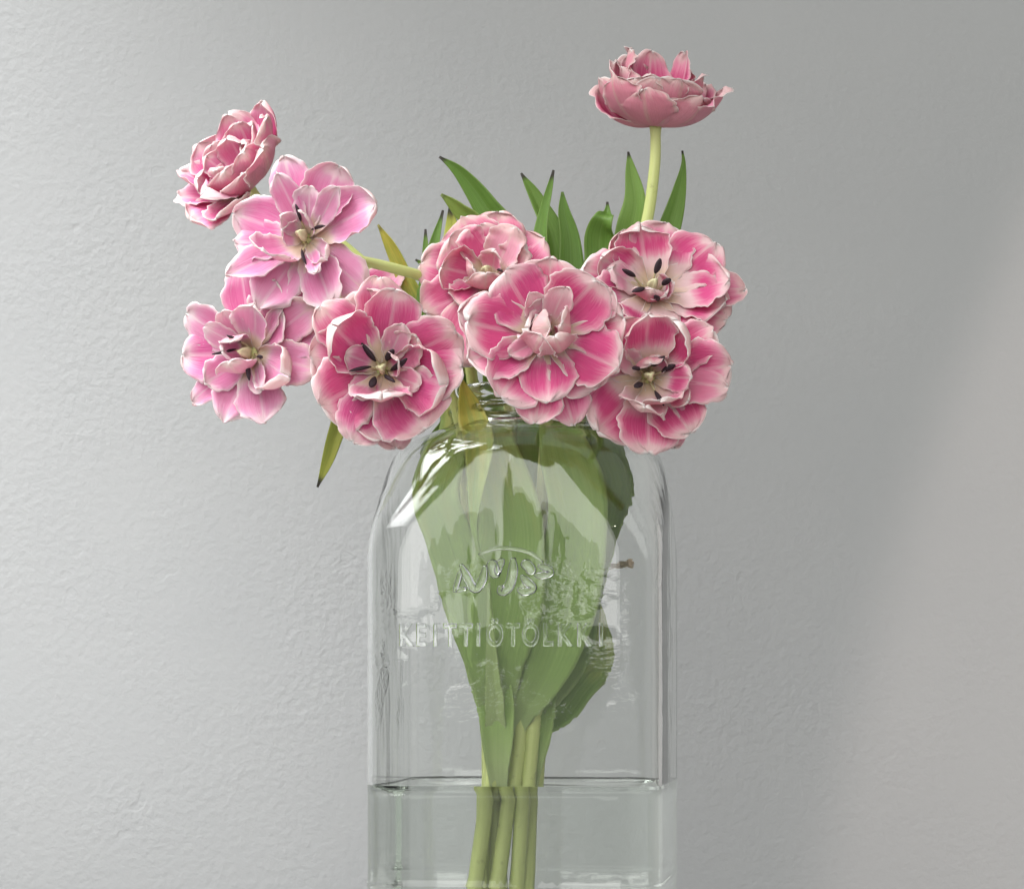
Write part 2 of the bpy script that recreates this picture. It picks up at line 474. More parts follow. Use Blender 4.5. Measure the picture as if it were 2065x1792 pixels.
# ------------------------------------------------------------------ plant parts
def sheet(name, F, B, nu, nv, puv, mat, parent, off, color):
    """two grids (inside and outside of a petal or leaf) closed along the margin"""
    n = nu * nv
    vs = np.vstack([F, B]); fs = []
    for i in range(nu - 1):
        for j in range(nv - 1):
            a = i * nv + j
            fs.append((a, a + 1, a + nv + 1, a + nv)); fs.append((n + a, n + a + nv, n + a + nv + 1, n + a + 1))
    loop = [j for j in range(nv)] + [i * nv + nv - 1 for i in range(1, nu)] + \
           [(nu - 1) * nv + j for j in range(nv - 2, -1, -1)] + [i * nv for i in range(nu - 2, 0, -1)]
    for k in range(len(loop)):
        a, b_ = loop[k], loop[(k + 1) % len(loop)]
        fs.append((b_, a, n + a, n + b_))
    o = mesh_obj(name, vs, fs, mat, parent, off=off)
    at1 = o.data.attributes.new('puv', 'FLOAT_VECTOR', 'POINT')
    at1.data.foreach_set('vector', np.vstack([puv, puv]).astype(np.float32).ravel())
    at2 = o.data.attributes.new('pab', 'FLOAT_VECTOR', 'POINT')
    pab = np.zeros((2 * n, 3), np.float32); pab[n:, 0] = 1
    at2.data.foreach_set('vector', pab.ravel())
    o.color = color if len(color) == 4 else (*color, 1)
    return o

def grid_normals(F, nu, nv):
    G = F.reshape(nu, nv, 3)
    du = np.gradient(G, axis=0); dv = np.gradient(G, axis=1)
    N = np.cross(dv, du); N /= (np.linalg.norm(N, axis=2, keepdims=True) + 1e-12)
    return N.reshape(-1, 3)

def petal(parent, off, c, e1, e2, a, az, reach, width, th0, th1, cup=.6, ruffle=.06, tipcurl=0.0, roll=0.0,
          twist=0.0, seed=0, color=(0, 0, 0), byreach=True, point=.0, r0=.0022, lift=0.0, bend=0.0):
    rg = random.Random(seed)
    nu, nv = 26, 17
    r = e1 * math.cos(az) + e2 * math.sin(az); tng = -e1 * math.sin(az) + e2 * math.cos(az)
    us = 1 - (1 - np.linspace(0, 1, nu)) ** 1.75
    th = th0 + (th1 - th0) * us ** 1.15 + tipcurl * np.clip((us - .72) / .28, 0, 1) ** 2
    ds = np.diff(us)
    rho = np.concatenate([[0], np.cumsum(np.sin((th[1:] + th[:-1]) / 2) * ds)])
    hh = np.concatenate([[0], np.cumsum(np.cos((th[1:] + th[:-1]) / 2) * ds)])
    L = reach / max(rho.max(), .15) if byreach else reach
    rho = rho * L + r0; hh = hh * L + lift
    um = .66 - .06 * rg.random()
    wp = np.where(us < um, .30 + .70 * np.sin(np.clip(us / um, 0, 1) * math.pi / 2) ** 1.1,
                  (1 - np.clip((us - um) / (1 - um), 0, 1) ** (2.7 - 1.2 * point)) ** (.50 + .25 * point))
    wp = np.maximum(wp, .03)
    hw = width / 2 * wp
    vv = np.linspace(-1, 1, nv); vv = np.sign(vv) * np.abs(vv) ** .9
    ph = [rg.uniform(0, 6.28) for _ in range(12)]
    fr = [rg.uniform(.85, 1.25) for _ in range(6)]
    flare = -.015 + rg.uniform(-.03, .03)
    skew = rg.uniform(-.12, .12) + bend
    P = np.zeros((nu, nv, 3)); E = np.zeros((nu, nv))
    for i, u in enumerate(us):
        T = r * math.sin(th[i]) + a * math.cos(th[i]); N = -r * math.cos(th[i]) + a * math.sin(th[i])
        tw = twist * u; Bv = tng * math.cos(tw) + N * math.sin(tw); Nn = N * math.cos(tw) - tng * math.sin(tw)
        ctr = c + r * rho[i] + a * hh[i] + tng * (skew * width * u * u * .6)
        for j, vq in enumerate(vv):
            cu = cup * (1.0 - .35 * u)
            fi = vq * cu
            eo = 1 + .035 * math.sin(9 * fr[0] * u + ph[0] + 2 * np.sign(vq)) + (.045 * math.sin(23 * fr[1] * u + ph[1] + 1.3 * np.sign(vq)) + .022 * math.sin(51 * fr[0] * u + ph[11] - np.sign(vq))) * abs(vq) ** 3
            x = hw[i] * math.sin(fi) / cu * eo; zn = hw[i] * (1 - math.cos(fi)) / cu
            av = abs(vq)
            rf = ruffle * width * ((av ** 3) * (.25 + .75 * u) + .5 * max(0, u - .75) * 2 * wp[i])
            zn += rf * (math.sin(7.5 * fr[2] * u + ph[2] + np.sign(vq) * 1.7 + 1.2 * vq) + .55 * math.sin(17 * fr[3] * u + ph[3] + 2.5 * vq) + .3 * math.sin(37 * fr[5] * u + ph[7] + 4 * vq))
            zn += width * .030 * u * math.sin(5 * vq * fr[4] + ph[4])
            zn -= width * .022 * math.exp(-(vq / .13) ** 2) * min(1, u * 2) * (1 - u * .5)
            if av > .72: zn += flare * width * ((av - .72) / .28) ** 2 * min(1, u * 1.5) * (1 + .8 * math.sin(21 * fr[1] * u + ph[9] + np.sign(vq)) + .5 * math.sin(43 * u + ph[10] - np.sign(vq))) * min(1, wp[i] * 1.5)
            if roll: # margin rolled inwards
                k = max(0, av - .55) / .45
                zn += roll * width * .32 * k * k * min(1, u * 1.6); x *= 1 - .28 * abs(roll) * k * k
            tp = .060 * L * (math.sin(3.1 * vq + ph[5]) * .6 + .45 * math.sin(9 * vq + ph[6]) + .3 * math.sin(17 * vq + ph[8])) * max(0, (u - .55) / .45) ** 1.2 * (.75 if wp[i] > .3 else .75 * wp[i] / .3 + .0)
            P[i, j] = ctr + Bv * x + Nn * zn + T * tp
            E[i, j] = min((1 - av) * hw[i], (1 - u) * L * .85) / (width / 2)
    F = P.reshape(-1, 3); Nrm = grid_normals(F, nu, nv)
    # the inside of the petal looks along +N (towards the axis)
    puv = np.zeros((nu * nv, 3)); puv[:, 0] = np.repeat(us, nv); puv[:, 1] = np.tile(vv, nu); puv[:, 2] = E.ravel()
    Rn = []
    for i in range(nu): Rn += [-r * math.cos(th[i]) + a * math.sin(th[i])] * nv
    sgn = np.sign(np.sum(Nrm * np.array(Rn))) or 1.0
    thick = .00034 * (.35 + .65 * np.clip(E.ravel() * 6, 0, 1))[:, None]
    Bk = F - Nrm * sgn * thick
    if sgn > 0:
        # grid orientation: make the inner face look along +N
        pass
    o = sheet('petal', F, Bk, nu, nv, puv, M_PETAL, parent, off, color)
    if sgn > 0: o.data.flip_normals()
    return o

def tube(name, P, rad, mat, parent, off, K=10, puv=True):
    P = np.asarray(P); n = len(P); vs = []; fs = []; at_ = []
    up = np.array([0.13, 1, .07]); 
    for i in range(n):
        tg = unit(P[min(i + 1, n - 1)] - P[max(i - 1, 0)])
        s1 = np.cross(up, tg)
        if np.linalg.norm(s1) < .2: s1 = np.cross(np.array([1, 0, .2]), tg)
        s1 = unit(s1); s2 = np.cross(tg, s1)
        rr = rad[i] if hasattr(rad, '__len__') else rad
        for k in range(K):
            an = 2 * math.pi * k / K
            vs.append(P[i] + (s1 * math.cos(an) + s2 * math.sin(an)) * rr); at_.append((i / (n - 1), math.sin(an), 0.5))
    for i in range(n - 1):
        for k in range(K):
            k2 = (k + 1) % K
            fs.append((i * K + k, i * K + k2, (i + 1) * K + k2, (i + 1) * K + k))
    fs.append(tuple(range(K))[::-1]); fs.append(tuple((n - 1) * K + k for k in range(K)))
    o = mesh_obj(name, vs, fs, mat, parent, off=off)
    if puv:
        a1 = o.data.attributes.new('puv', 'FLOAT_VECTOR', 'POINT')
        a1.data.foreach_set('vector', np.array(at_, np.float32).ravel())
    return o

def leaf(parent, off, pts, fold=.35, color=(0, 0, 1), seed=0, wave=.06):
    """pts: (picture x, picture y, depth, half width in picture px, twist in degrees), base to tip"""
    rg = random.Random(seed)
    nu, nv = max(26, 6 * len(pts)), 11
    C = [tuple(at(p[0], p[1], p[2])) + (px(p[3], p[2]), R(p[4] if len(p) > 4 else 0)) for p in pts]
    S = catmull(C, nu); us = np.linspace(0, 1, nu); vv = np.linspace(-1, 1, nv)
    ph = [rg.uniform(0, 6.28) for _ in range(5)]
    P = np.zeros((nu, nv, 3)); E = np.zeros((nu, nv))
    for i in range(nu):
        p = S[i, :3]; tg = unit(S[min(i + 1, nu - 1), :3] - S[max(i - 1, 0), :3])
        hw = max(S[i, 3], .0004)
        vw = np.array([0, -1.0, 0]); side = unit(np.cross(tg, vw)); nrm = np.cross(side, tg)
        tw = S[i, 4]
        s2 = side * math.cos(tw) + nrm * math.sin(tw); n2 = nrm * math.cos(tw) - side * math.sin(tw)
        for j, vq in enumerate(vv):
            z = fold * hw * (abs(vq) ** 1.5) + wave * hw * (abs(vq) ** 2) * math.sin(11 * us[i] + ph[0] + 2 * np.sign(vq))
            z += .04 * hw * math.sin(6 * vq + ph[1]) * math.sin(5 * us[i] + ph[2])
            x = vq * hw * (1 + .03 * math.sin(29 * us[i] + ph[3] + vq))
            P[i, j] = p + s2 * x + n2 * z
            E[i, j] = 1 - abs(vq)
    F = P.reshape(-1, 3); Nrm = grid_normals(F, nu, nv)
    puv = np.zeros((nu * nv, 3)); puv[:, 0] = np.repeat(us, nv); puv[:, 1] = np.tile(vv, nu); puv[:, 2] = E.ravel()
    th = .0009 * (.4 + .6 * np.clip(E.ravel() * 3, 0, 1))[:, None]
    o = sheet('leaf', F, F - Nrm * th, nu, nv, puv, M_LEAF, parent, off, color)
    o.data.flip_normals()
    return o

def ellipsoid(name, c, axis, ln, rad, mat, parent, off, lobes=0, K=8, n=9, bendv=None):
    axis = unit(np.array(axis)); q = np.cross(axis, [0.3, .2, 1]); s1 = unit(q); s2 = np.cross(axis, s1)
    vs = []; fs = []
    for i in range(n):
        t = i / (n - 1); rr = rad * max(.12, math.sin(math.pi * (.04 + .92 * t)) ** .6)
        ctr = np.array(c) + axis * ln * t
        if bendv is not None: ctr = ctr + np.array(bendv) * (t * t)
        for k in range(K):
            an = 2 * math.pi * k / K; m = 1 + (.35 * math.cos(lobes * an) if lobes else 0)
            vs.append(ctr + (s1 * math.cos(an) + s2 * math.sin(an)) * rr * m)
    for i in range(n - 1):
        for k in range(K):
            k2 = (k + 1) % K; fs.append((i * K + k, i * K + k2, (i + 1) * K + k2, (i + 1) * K + k))
    fs.append(tuple(range(K))[::-1]); fs.append(tuple((n - 1) * K + k for k in range(K)))
    return mesh_obj(name, vs, fs, mat, parent, off=off)

# petal kinds: start angle, end angle from the flower's axis, cup, ruffle
KIND = {'o': (88, 76, .48, .045), 'r': (86, 100, .32, .05), 'm': (80, 63, .55, .042), 'n': (68, 50, .75, .05),
        'c': (84, 14, .95, .05),    # cup petals of a flower seen from the side
        'd': (74, 2, 1.0, .06),
        'i': (46, 8, 1.1, .07),     # upright small inner petal
        'b': (68, -48, .95, .05),  # inner petal bent over the heart
        'f': (60, 75, 1.2, .10)}
WS = {'o': (1.32, 1), 'r': (1.25, 1), 'm': (1.36, 1), 'n': (1.32, 1), 'c': (1.22, 1), 'd': (1.22, 1), 'i': (1.35, 1.1), 'b': (1.40, 1.45), 'f': (1.2, 1)}
TULIPS = {}
def tulip(key, label, cen, depth, axis, petals, stem_pts, base, hue=(0, .2, .1), stamens=(6, .0075, .0085, .0015), seed=1, cream=0.0, stem_r=14.5, up=(0, 0, 1)):
    rg = random.Random(seed)
    bx, by = base
    b0 = np.array(at(bx, 1806, by)); b0[2] = -.0085
    t = empty('tulip', tuple(b0)); tag(t, label, 'tulip', 'pink double tulips in the jar')
    c = np.array(at(cen[0], cen[1], depth)); a = unit(np.array(axis, dtype=float))
    upv = np.array(up, dtype=float); e1 = unit(np.cross(upv, a)) * 1.0
    if e1[0] < 0: e1 = -e1
    e2 = unit(np.cross(a, e1))
    if e2[2] < 0: e2 = -e2
    off = b0
    for k, pt in enumerate(petals):
        az, ln, wd, kd = pt[:4]; op = pt[4] if len(pt) > 4 else {}
        t0, t1, cup, ruf = KIND[kd]
        jit = rg.uniform(-6, 6); ws, ls = WS[kd]; wd = wd * ws * rg.uniform(.92, 1.12); ln = ln * ls * rg.uniform(.95, 1.05); az = az + rg.uniform(-5, 5)
        col = [min(1, max(0, x + rg.uniform(-.10, .10))) for x in hue] + [1.0 - cream]
        if 'pale' in op: col[0] = op['pale']
        if 'dusty' in op: col[2] = op['dusty']
        petal(t, off, c, e1, e2, a, R(az), px(ln, depth), px(wd, depth), R(op.get('t0', t0) + jit), R(op.get('t1', t1) + jit),
              cup=op.get('cup', cup), ruffle=op.get('ruf', ruf) * rg.uniform(.75, 1.3), tipcurl=R(op.get('tip', rg.uniform(-6, 34) if kd in 'ormn' else rg.uniform(-14, 10))),
              roll=op.get('roll', rg.uniform(-.35, .10)) * .65, twist=R(op.get('tw', rg.uniform(-24, 24))), seed=seed * 100 + k, color=col,
              byreach=kd in 'ormnf' and not op.get('len'), point=op.get('pt', rg.uniform(0, .22)), lift=op.get('lift', 0.0) , bend=op.get('bend', 0))
    # heart
    ns, fl, al, ar = stamens; ar *= .68
    ellipsoid('pistil', c + a * .001, a, .012, .0024, M_PISTIL, t, off, lobes=3, K=12, n=8)
    for k in range(ns):
        an = 2 * math.pi * (k + rg.uniform(-.3, .3)) / max(ns, 1); tl = R(rg.uniform(15, 48))
        rd = e1 * math.cos(an) + e2 * math.sin(an); d = unit(a * math.cos(tl) + rd * math.sin(tl))
        s0 = c + rd * .002; s1 = s0 + d * fl * rg.uniform(.8, 1.3)
        st = tube('stamen', catmull([s0, (s0 + s1) / 2 + rd * .0006, s1], 5), [.0008, .0007, .0006, .0005, .0004], M_FIL, t, off, K=6, puv=False)
        d2 = unit(d + rd * rg.uniform(-.3, .9) + np.array([rg.uniform(-.4, .4) for _ in range(3)]))
        ellipsoid('anther', s1 - d2 * .001, d2, al * rg.uniform(.8, 1.2), ar, M_ANTHER, st, off, lobes=2, K=10, n=7, bendv=np.array([rg.uniform(-.002, .002) for _ in range(3)]))
    # stem: from the bottom of the jar to the flower
    P = [tuple(b0)] + [tuple(at(*p)) for p in stem_pts] + [tuple(c - a * .022), tuple(c + a * .0006)]
    n = 54; S = catmull(P, n); rad = [px(stem_r) * (1.10 - .38 * i / n) for i in range(n)]
    rad[-1] *= 1.25; rad[-2] *= 1.1
    tube('stem', S, rad, M_STEM, t, off, K=12)
    TULIPS[key] = (t, off)
    return t

# ------------------------------------------------------------------ the ten tulips
S = dict
tulip('F', 'large round pink tulip facing forward at the middle of the bunch above the jar mouth', (1100, 676), -.095, (0.02, -1, 0.03), [
    (-98, 172, 92, 'r'), (-70, 174, 88, 'r'), (165, 165, 92, 'o'), (38, 158, 95, 'o'), (-165, 150, 100, 'o'), (14, 146, 108, 'o'), (88, 138, 100, 'o'),
    (-20, 152, 112, 'm', S(t0=86, t1=70)), (-50, 142, 100, 'm', S(t0=84, t1=68)), (176, 142, 104, 'm', S(t0=84, t1=66)), (-127, 146, 108, 'm', S(t0=84, t1=68)),
    (128, 140, 112, 'm'), (50, 130, 116, 'm'), (-87, 132, 98, 'm', S(t0=76, t1=64)),
    (66, 82, 52, 'n', S(pale=.95, t0=58, t1=50)), (118, 70, 42, 'n', S(pale=.9, t0=58, t1=50)), (165, 48, 64, 'i', S(pale=.7)), (-150, 74, 34, 'n', S(pale=.7)),
    (-118, 80, 66, 'b', S(pale=.35, t1=-62)), (-62, 84, 66, 'b', S(pale=.45, t1=-50)), (12, 80, 60, 'b', S(pale=.6, t1=-55)), (95, 60, 66, 'n', S(pale=.85)), (172, 74, 72, 'b', S(pale=.95, t0=50, t1=-70)), (-20, 50, 40, 'i', S(pale=.7)), (120, 50, 40, 'i', S(pale=.8))],
    [(1052, 1450, -.010), (1085, 1100, -.012), (1105, 830, -.018), (1104, 730, -.035)], (1001, -.013), hue=(0, .12, .08), stamens=(3, .006, .006, .0013), seed=3)
tulip('D', 'pink tulip facing forward over the left shoulder of the jar with dark stamens showing', (772, 745), -.075, (-0.03, -1, -0.06), [
    (85, 170, 78, 'o', S(dusty=.9)), (136, 166, 88, 'o', S(dusty=.8)), (-85, 158, 76, 'r'), (-4, 150, 92, 'o'), (30, 160, 92, 'o', S(dusty=.4)), (105, 160, 92, 'o', S(dusty=.6)),
    (176, 140, 112, 'o', S(dusty=.5)), (-115, 146, 92, 'o'), (-90, 138, 84, 'm', S(t0=86, t1=68)), (-148, 140, 104, 'm', S(t0=84, t1=68)), (-50, 145, 116, 'm', S(t0=86, t1=68, ruf=.1)),
    (73, 150, 98, 'm', S(t0=82, t1=62)), (-12, 124, 112, 'm', S(roll=.9)), (142, 118, 100, 'n', S(roll=.6, t0=76, t1=46)),
    (152, 66, 46, 'n', S(pale=.35)), (60, 84, 42, 'n', S(pale=.8)), (34, 84, 60, 'n', S(pale=.35, dusty=.8)), (22, 62, 46, 'i', S(pale=.3)),
    (-92, 96, 92, 'b', S(pale=.55, t0=74, t1=-30)), (-138, 66, 50, 'n', S(pale=.6)), (-25, 74, 40, 'n', S(pale=.6))],
    [(1000, 1460, -.014), (955, 1150, -.022), (925, 835, -.016), (860, 750, -.020)], (957, -.012), hue=(0, .25, .20), stamens=(6, .007, .010, .0021), seed=5)
tulip('H', 'pink tulip lowest at the right of the bunch with cream heart and dark stamens', (1307, 760), -.080, (0.05, -1, -0.05), [
    (40, 146, 80, 'o', S(dusty=.5)), (-65, 148, 74, 'r'), (-10, 152, 80, 'o', S(pale=.5)), (118, 118, 84, 'o', S(dusty=.5)), (150, 96, 80, 'o', S(pale=.3)), (178, 104, 76, 'o', S(pale=.85)),
    (-130, 138, 110, 'm', S(t0=86, t1=70)), (-95, 146, 104, 'm', S(t0=86, t1=72)), (-47, 126, 90, 'm', S(t0=86, t1=70)), (4, 150, 94, 'm', S(t0=86, t1=72)),
    (58, 118, 104, 'm', S(roll=1.0)), (92, 114, 96, 'n', S(roll=.4, dusty=.5, t0=72, t1=40)), (-28, 86, 42, 'n', S(pale=.3)), (-8, 70, 52, 'n', S(t0=60, t1=30)),
    (-112, 88, 84, 'b', S(pale=.95, t0=80, t1=-20)), (-70, 84, 84, 'b', S(pale=.75, t0=80, t1=-25)), (92, 56, 58, 'b', S(pale=.2)), (58, 60, 38, 'i', S(pale=.6)), (140, 66, 46, 'n', S(pale=.95))],
    [(1075, 1460, -.010), (1120, 1150, -.020), (1158, 840, -.016), (1250, 775, -.030)], (1045, -.012), hue=(0, .12, .30), stamens=(5, .008, .010, .0021), cream=.12, seed=7)
tulip('G', 'wide open pink tulip at the right with cream heart, below the tall stem', (1312, 590), -.048, (0.12, -.90, 0.34), [
    (4, 182, 88, 'r', S(dusty=.6)), (166, 132, 104, 'o'), (72, 150, 108, 'o', S(dusty=.4)), (-25, 150, 84, 'o', S(dusty=.5)), (118, 142, 84, 'o', S(roll=.8)), (36, 154, 104, 'o'),
    (-14, 146, 88, 'm', S(t0=88, t1=70)), (-155, 110, 100, 'm', S(dusty=.3)), (-100, 110, 100, 'm'), (-60, 110, 90, 'm'), (6, 150, 92, 'm', S(t0=88, t1=72)), (100, 118, 88, 'm', S(tip=-60, roll=.6)), (142, 112, 84, 'm', S(roll=.9)),
    (162, 84, 56, 'n', S(pale=.8, roll=-.8)), (-5, 48, 44, 'i', S(pale=.5)), (-110, 46, 60, 'b', S(pale=.25)), (-50, 50, 46, 'i', S(pale=.4))],
    [(1090, 1460, .006), (1140, 1150, .004), (1168, 845, .004), (1240, 690, -.005)], (1067, -.009), hue=(0, .10, .05), stamens=(5, .011, .0075, .0021), cream=.20, seed=11)
tulip('E', 'faded pink tulip tilted upwards at the back of the bunch among the leaves', (985, 562), -.030, (-0.10, -.92, 0.30), [
    (-110, 190, 110, 'r', S(dusty=.9, pale=.3)), (-80, 180, 90, 'r', S(dusty=.9)), (-150, 140, 90, 'o', S(dusty=.9)), (166, 128, 84, 'o', S(dusty=.8)), (112, 128, 100, 'o', S(dusty=1.0)), (78, 138, 100, 'o', S(dusty=.95)),
    (35, 136, 92, 'o', S(dusty=.9)), (8, 130, 88, 'o', S(dusty=.7)), (140, 106, 98, 'm', S(dusty=.5)), (95, 96, 80, 'm', S(dusty=.7)), (50, 86, 70, 'n', S(pale=.9, ruf=.16)), (28, 84, 64, 'n', S(pale=.9, ruf=.18)),
    (172, 86, 84, 'm', S(roll=.9, dusty=.4)), (-130, 80, 76, 'm', S(dusty=.5)), (-60, 80, 80, 'm'), (-160, 52, 50, 'b', S(pale=.4)), (-90, 60, 60, 'b', S(pale=.5, ruf=.12)), (60, 52, 46, 'i', S(pale=.6)), (-20, 60, 54, 'n', S(pale=.7))],
    [(1020, 1460, .006), (1035, 1150, .006), (1030, 840, .008), (1010, 680, .004)], (1018, .014), hue=(.1, .12, .75), stamens=(2, .010, .006, .0013), seed=13)
tulip('B', 'pale lilac pink tulip at upper left, its bare stem running in from the right', (618, 482), -.055, (-.24, -.95, .10), [
    (-38, 150, 69, 'r', S(dusty=.6)), (103, 160, 72, 'o', S(dusty=.2, pale=.35)), (-90, 142, 77, 'r'), (68, 156, 81, 'o', S(roll=.6)), (24, 152, 86, 'o', S(roll=.5)), (155, 160, 96, 'o', S(pale=.35, pt=.7)), (178, 148, 76, 'o', S(pale=.25)),
    (-62, 150, 76, 'm', S(t0=88, t1=72)), (-128, 158, 100, 'm', S(t0=86, t1=74, pt=.8)), (-153, 160, 60, 'm', S(t0=84, t1=70, pt=.9)), (48, 110, 43, 'n', S(pale=.7)),
    (108, 112, 50, 'n', S(pale=.45)), (80, 88, 53, 'n', S(pale=.75)), (135, 70, 40, 'i', S(pale=.95)), (60, 66, 44, 'i', S(pale=.9)),
    (-140, 92, 78, 'b', S(pale=.4, t0=74, t1=-10)), (-42, 74, 46, 'n', S(pale=.95, ruf=.12, roll=.8)), (-70, 90, 31, 'n', S(pale=.5)), (170, 58, 44, 'i', S(pale=.8))],
    [(985, 1470, .000), (960, 1150, .010), (958, 835, .000), (930, 640, -.004), (885, 574, -.012), (790, 540, -.035)], (979, -.011), hue=(.52, .75, .02), stamens=(3, .010, .012, .0013), seed=17, stem_r=12.5)
tulip('C', 'pale pink tulip lowest at the left of the bunch, facing left', (508, 712), -.040, (-.42, -.90, -.06), [
    (14, 160, 79, 'r', S(dusty=.8)), (28, 165, 72, 'r', S(dusty=.8)), (-14, 140, 69, 'r', S(dusty=.6)), (100, 172, 77, 'o', S(pale=.2, dusty=.4)), (60, 140, 72, 'o', S(dusty=.3)), (150, 150, 69, 'o'), (180, 152, 86, 'o', S(pale=.2)),
    (-150, 156, 48, 'o', S(pale=.35)), (-115, 146, 72, 'm', S(t0=86, t1=74, pt=.8)), (-78, 138, 76, 'm', S(t0=86, t1=72, pt=.6)), (-30, 112, 83, 'm', S(roll=.8)), (40, 104, 69, 'm', S(pale=.4)),
    (60, 90, 65, 'n', S(pale=.7, roll=.5)), (145, 92, 43, 'n', S(pale=.75)), (110, 84, 48, 'n', S(pale=.7)), (-140, 96, 64, 'n', S(pale=.4)), (-60, 80, 43, 'n', S(pale=.8)),
    (-95, 66, 66, 'b', S(pale=.5)), (120, 60, 56, 'b', S(pale=.6)), (175, 56, 40, 'i', S(pale=.5))],
    [(995, 1465, .004), (930, 1150, .008), (930, 838, .012), (820, 740, .010), (640, 700, -.010)], (1023, -.011), hue=(.50, .70, .05), stamens=(4, .009, .010, .0017), seed=19)
tulip('J', 'dusty pink tulip mostly hidden behind the others at the left of the bunch', (690, 625), .012, (.10, -.55, .75), [
    (60, 112, 74, 'm', S(dusty=.9)), (35, 130, 74, 'm', S(dusty=.9)), (10, 120, 80, 'o', S(dusty=.9)), (100, 100, 80, 'm', S(dusty=.8)), (150, 104, 80, 'm', S(dusty=.7)), (-170, 105, 80, 'o', S(dusty=.8)),
    (-130, 100, 90, 'o', S(dusty=.7)), (-90, 100, 90, 'o', S(dusty=.8)), (-45, 100, 90, 'o', S(dusty=.9)), (45, 60, 60, 'n'), (160, 60, 60, 'n'), (-80, 60, 60, 'n')],
    [(1000, 1470, .010), (940, 1150, .022), (945, 842, .022), (860, 760, .024), (730, 700, .026)], (960, .012), hue=(.05, .35, .8), stamens=(2, .006, .006, .0013), seed=23)
tulip('A', 'half open cupped pink tulip highest at the left of the bunch, tilted to the left', (498, 372), .012, (-.50, -.62, .58), [
    (-120, 128, 100, 'o', S(len=1, dusty=.4, t0=95, t1=55)), (-80, 126, 96, 'c', S(dusty=.5, t0=95, t1=40)), (-160, 150, 90, 'c', S(t0=95, t1=45)), (-40, 130, 100, 'c', S(dusty=.6)), (0, 150, 104, 'c', S(dusty=.7)), (35, 160, 100, 'c', S(dusty=.7)), (70, 165, 96, 'c', S(dusty=.6)), (110, 160, 96, 'c', S(dusty=.4)), (150, 155, 90, 'c', S(dusty=.3, t1=35)), (178, 150, 84, 'c', S(t1=40)),
    (-100, 104, 92, 'd'), (-55, 108, 100, 'd', S(dusty=.2)), (-10, 116, 88, 'd', S(dusty=.3)), (45, 122, 84, 'd', S(dusty=.3)), (95, 122, 80, 'd'), (140, 112, 76, 'd'), (-150, 104, 76, 'd'),
    (-80, 84, 70, 'i'), (10, 92, 66, 'i'), (100, 94, 64, 'i', S(pale=.3)), (170, 88, 60, 'i', S(pale=.3)), (60, 70, 50, 'i', S(pale=.5)), (-140, 64, 50, 'i', S(pale=.4))],
    [(1010, 1470, .016), (985, 1150, .026), (975, 842, .026), (900, 700, .032), (720, 520, .040), (590, 430, .035)], (990, .014), hue=(.05, .45, .25), stamens=(1, .006, .005, .001), seed=29)
tulip('I', 'dusty pink tulip on the tall bare stem, highest of the bunch at the right', (1322, 254), .022, (.02, -.12, 1.0), [
    (-158, 150, 106, 'c', S(t0=94, t1=12)), (-122, 125, 112, 'c', S(t0=98, t1=12, dusty=.7)), (-88, 93, 87, 'c', S(t0=104, t1=10, dusty=.5, pt=.6)), (-48, 125, 112, 'c', S(t0=98, t1=14)), (-14, 153, 106, 'c', S(t0=94, t1=16)), (14, 157, 104, 'c', S(t0=92, t1=10)),
    (50, 160, 104, 'c', S(t0=92, t1=8)), (90, 160, 104, 'c', S(t0=92, t1=8)), (130, 160, 104, 'c', S(t0=92, t1=8)), (172, 157, 104, 'c', S(t0=92, t1=10)),
    (-138, 125, 99, 'd', S(t0=80, t1=0, pale=.3)), (-66, 126, 112, 'd', S(t0=84, t1=2)), (-104, 130, 95, 'd', S(t0=76, t1=0, pale=.35)), (-24, 141, 95, 'd', S(t0=78, t1=4)), (28, 153, 87, 'd', S(t0=66, t1=0)), (160, 157, 91, 'd', S(t0=62, t1=-4)), (125, 169, 87, 'd', S(t0=54, t1=-8)), (146, 174, 84, 'd', S(t0=44, t1=-6, ruf=.12)), (100, 166, 80, 'd', S(t0=40, t1=-8)), (12, 157, 80, 'd', S(t0=40, t1=-2)), (178, 135, 80, 'd', S(pale=.3, t0=56)),
    (-110, 98, 66, 'i'), (60, 107, 66, 'i')],
    [(1080, 1460, .012), (1140, 1150, .022), (1150, 842, .022), (1240, 650, .028), (1299, 470, .026)], (1050, .014), hue=(.10, .18, .55), stamens=(4, .010, .006, .0011), seed=31)

# ------------------------------------------------------------------ leaves
G0 = (0, 0, 1)
def L(key, pts, color=G0, fold=.35, seed=0, wave=.06):
    if 1430 <= pts[0][1] <= 1500:
        b = pts[0]; pts = [(1026 + (b[0] - 1030) * .9, 1500, b[2] * .8, 9), (b[0], b[1] - 20, b[2], max(b[3], 20))] + list(pts[1:])
    t, off = TULIPS[key]; return leaf(t, off, pts, fold, color, seed, wave)
# tips standing above the flowers (base to tip)
L('E', [(1022, 1440, .008, 14), (1040, 1200, .010, 45), (1040, 1000, .012, 48), (1035, 840, .016, 30), (1040, 650, .030, 30), (1018, 485, .036, 33, 12), (980, 415, .036, 26, 25), (930, 350, .034, 13, 20), (886, 316, .032, 1)], seed=1)
L('C', [(1000, 1440, .010, 14), (1000, 1200, .014, 40), (1000, 840, .020, 28), (1000, 600, .024, 26), (968, 468, .022, 24, 20), (926, 422, .018, 15, 30), (890, 392, .014, 2)], (.15, .5, .5), seed=2)
L('D', [(1000, 1490, -.012, 10), (985, 1400, -.020, 24), (968, 1320, -.024, 32), (937, 1190, -.028, 44), (905, 1080, -.032, 48), (878, 1000, -.034, 47, 5), (905, 905, -.020, 42, 15), (915, 835, -.004, 26, 20), (890, 640, .018, 20), (910, 490, .026, 18, 15), (908, 411, .026, 2)], (.6, .8, 1), seed=3, fold=.2)
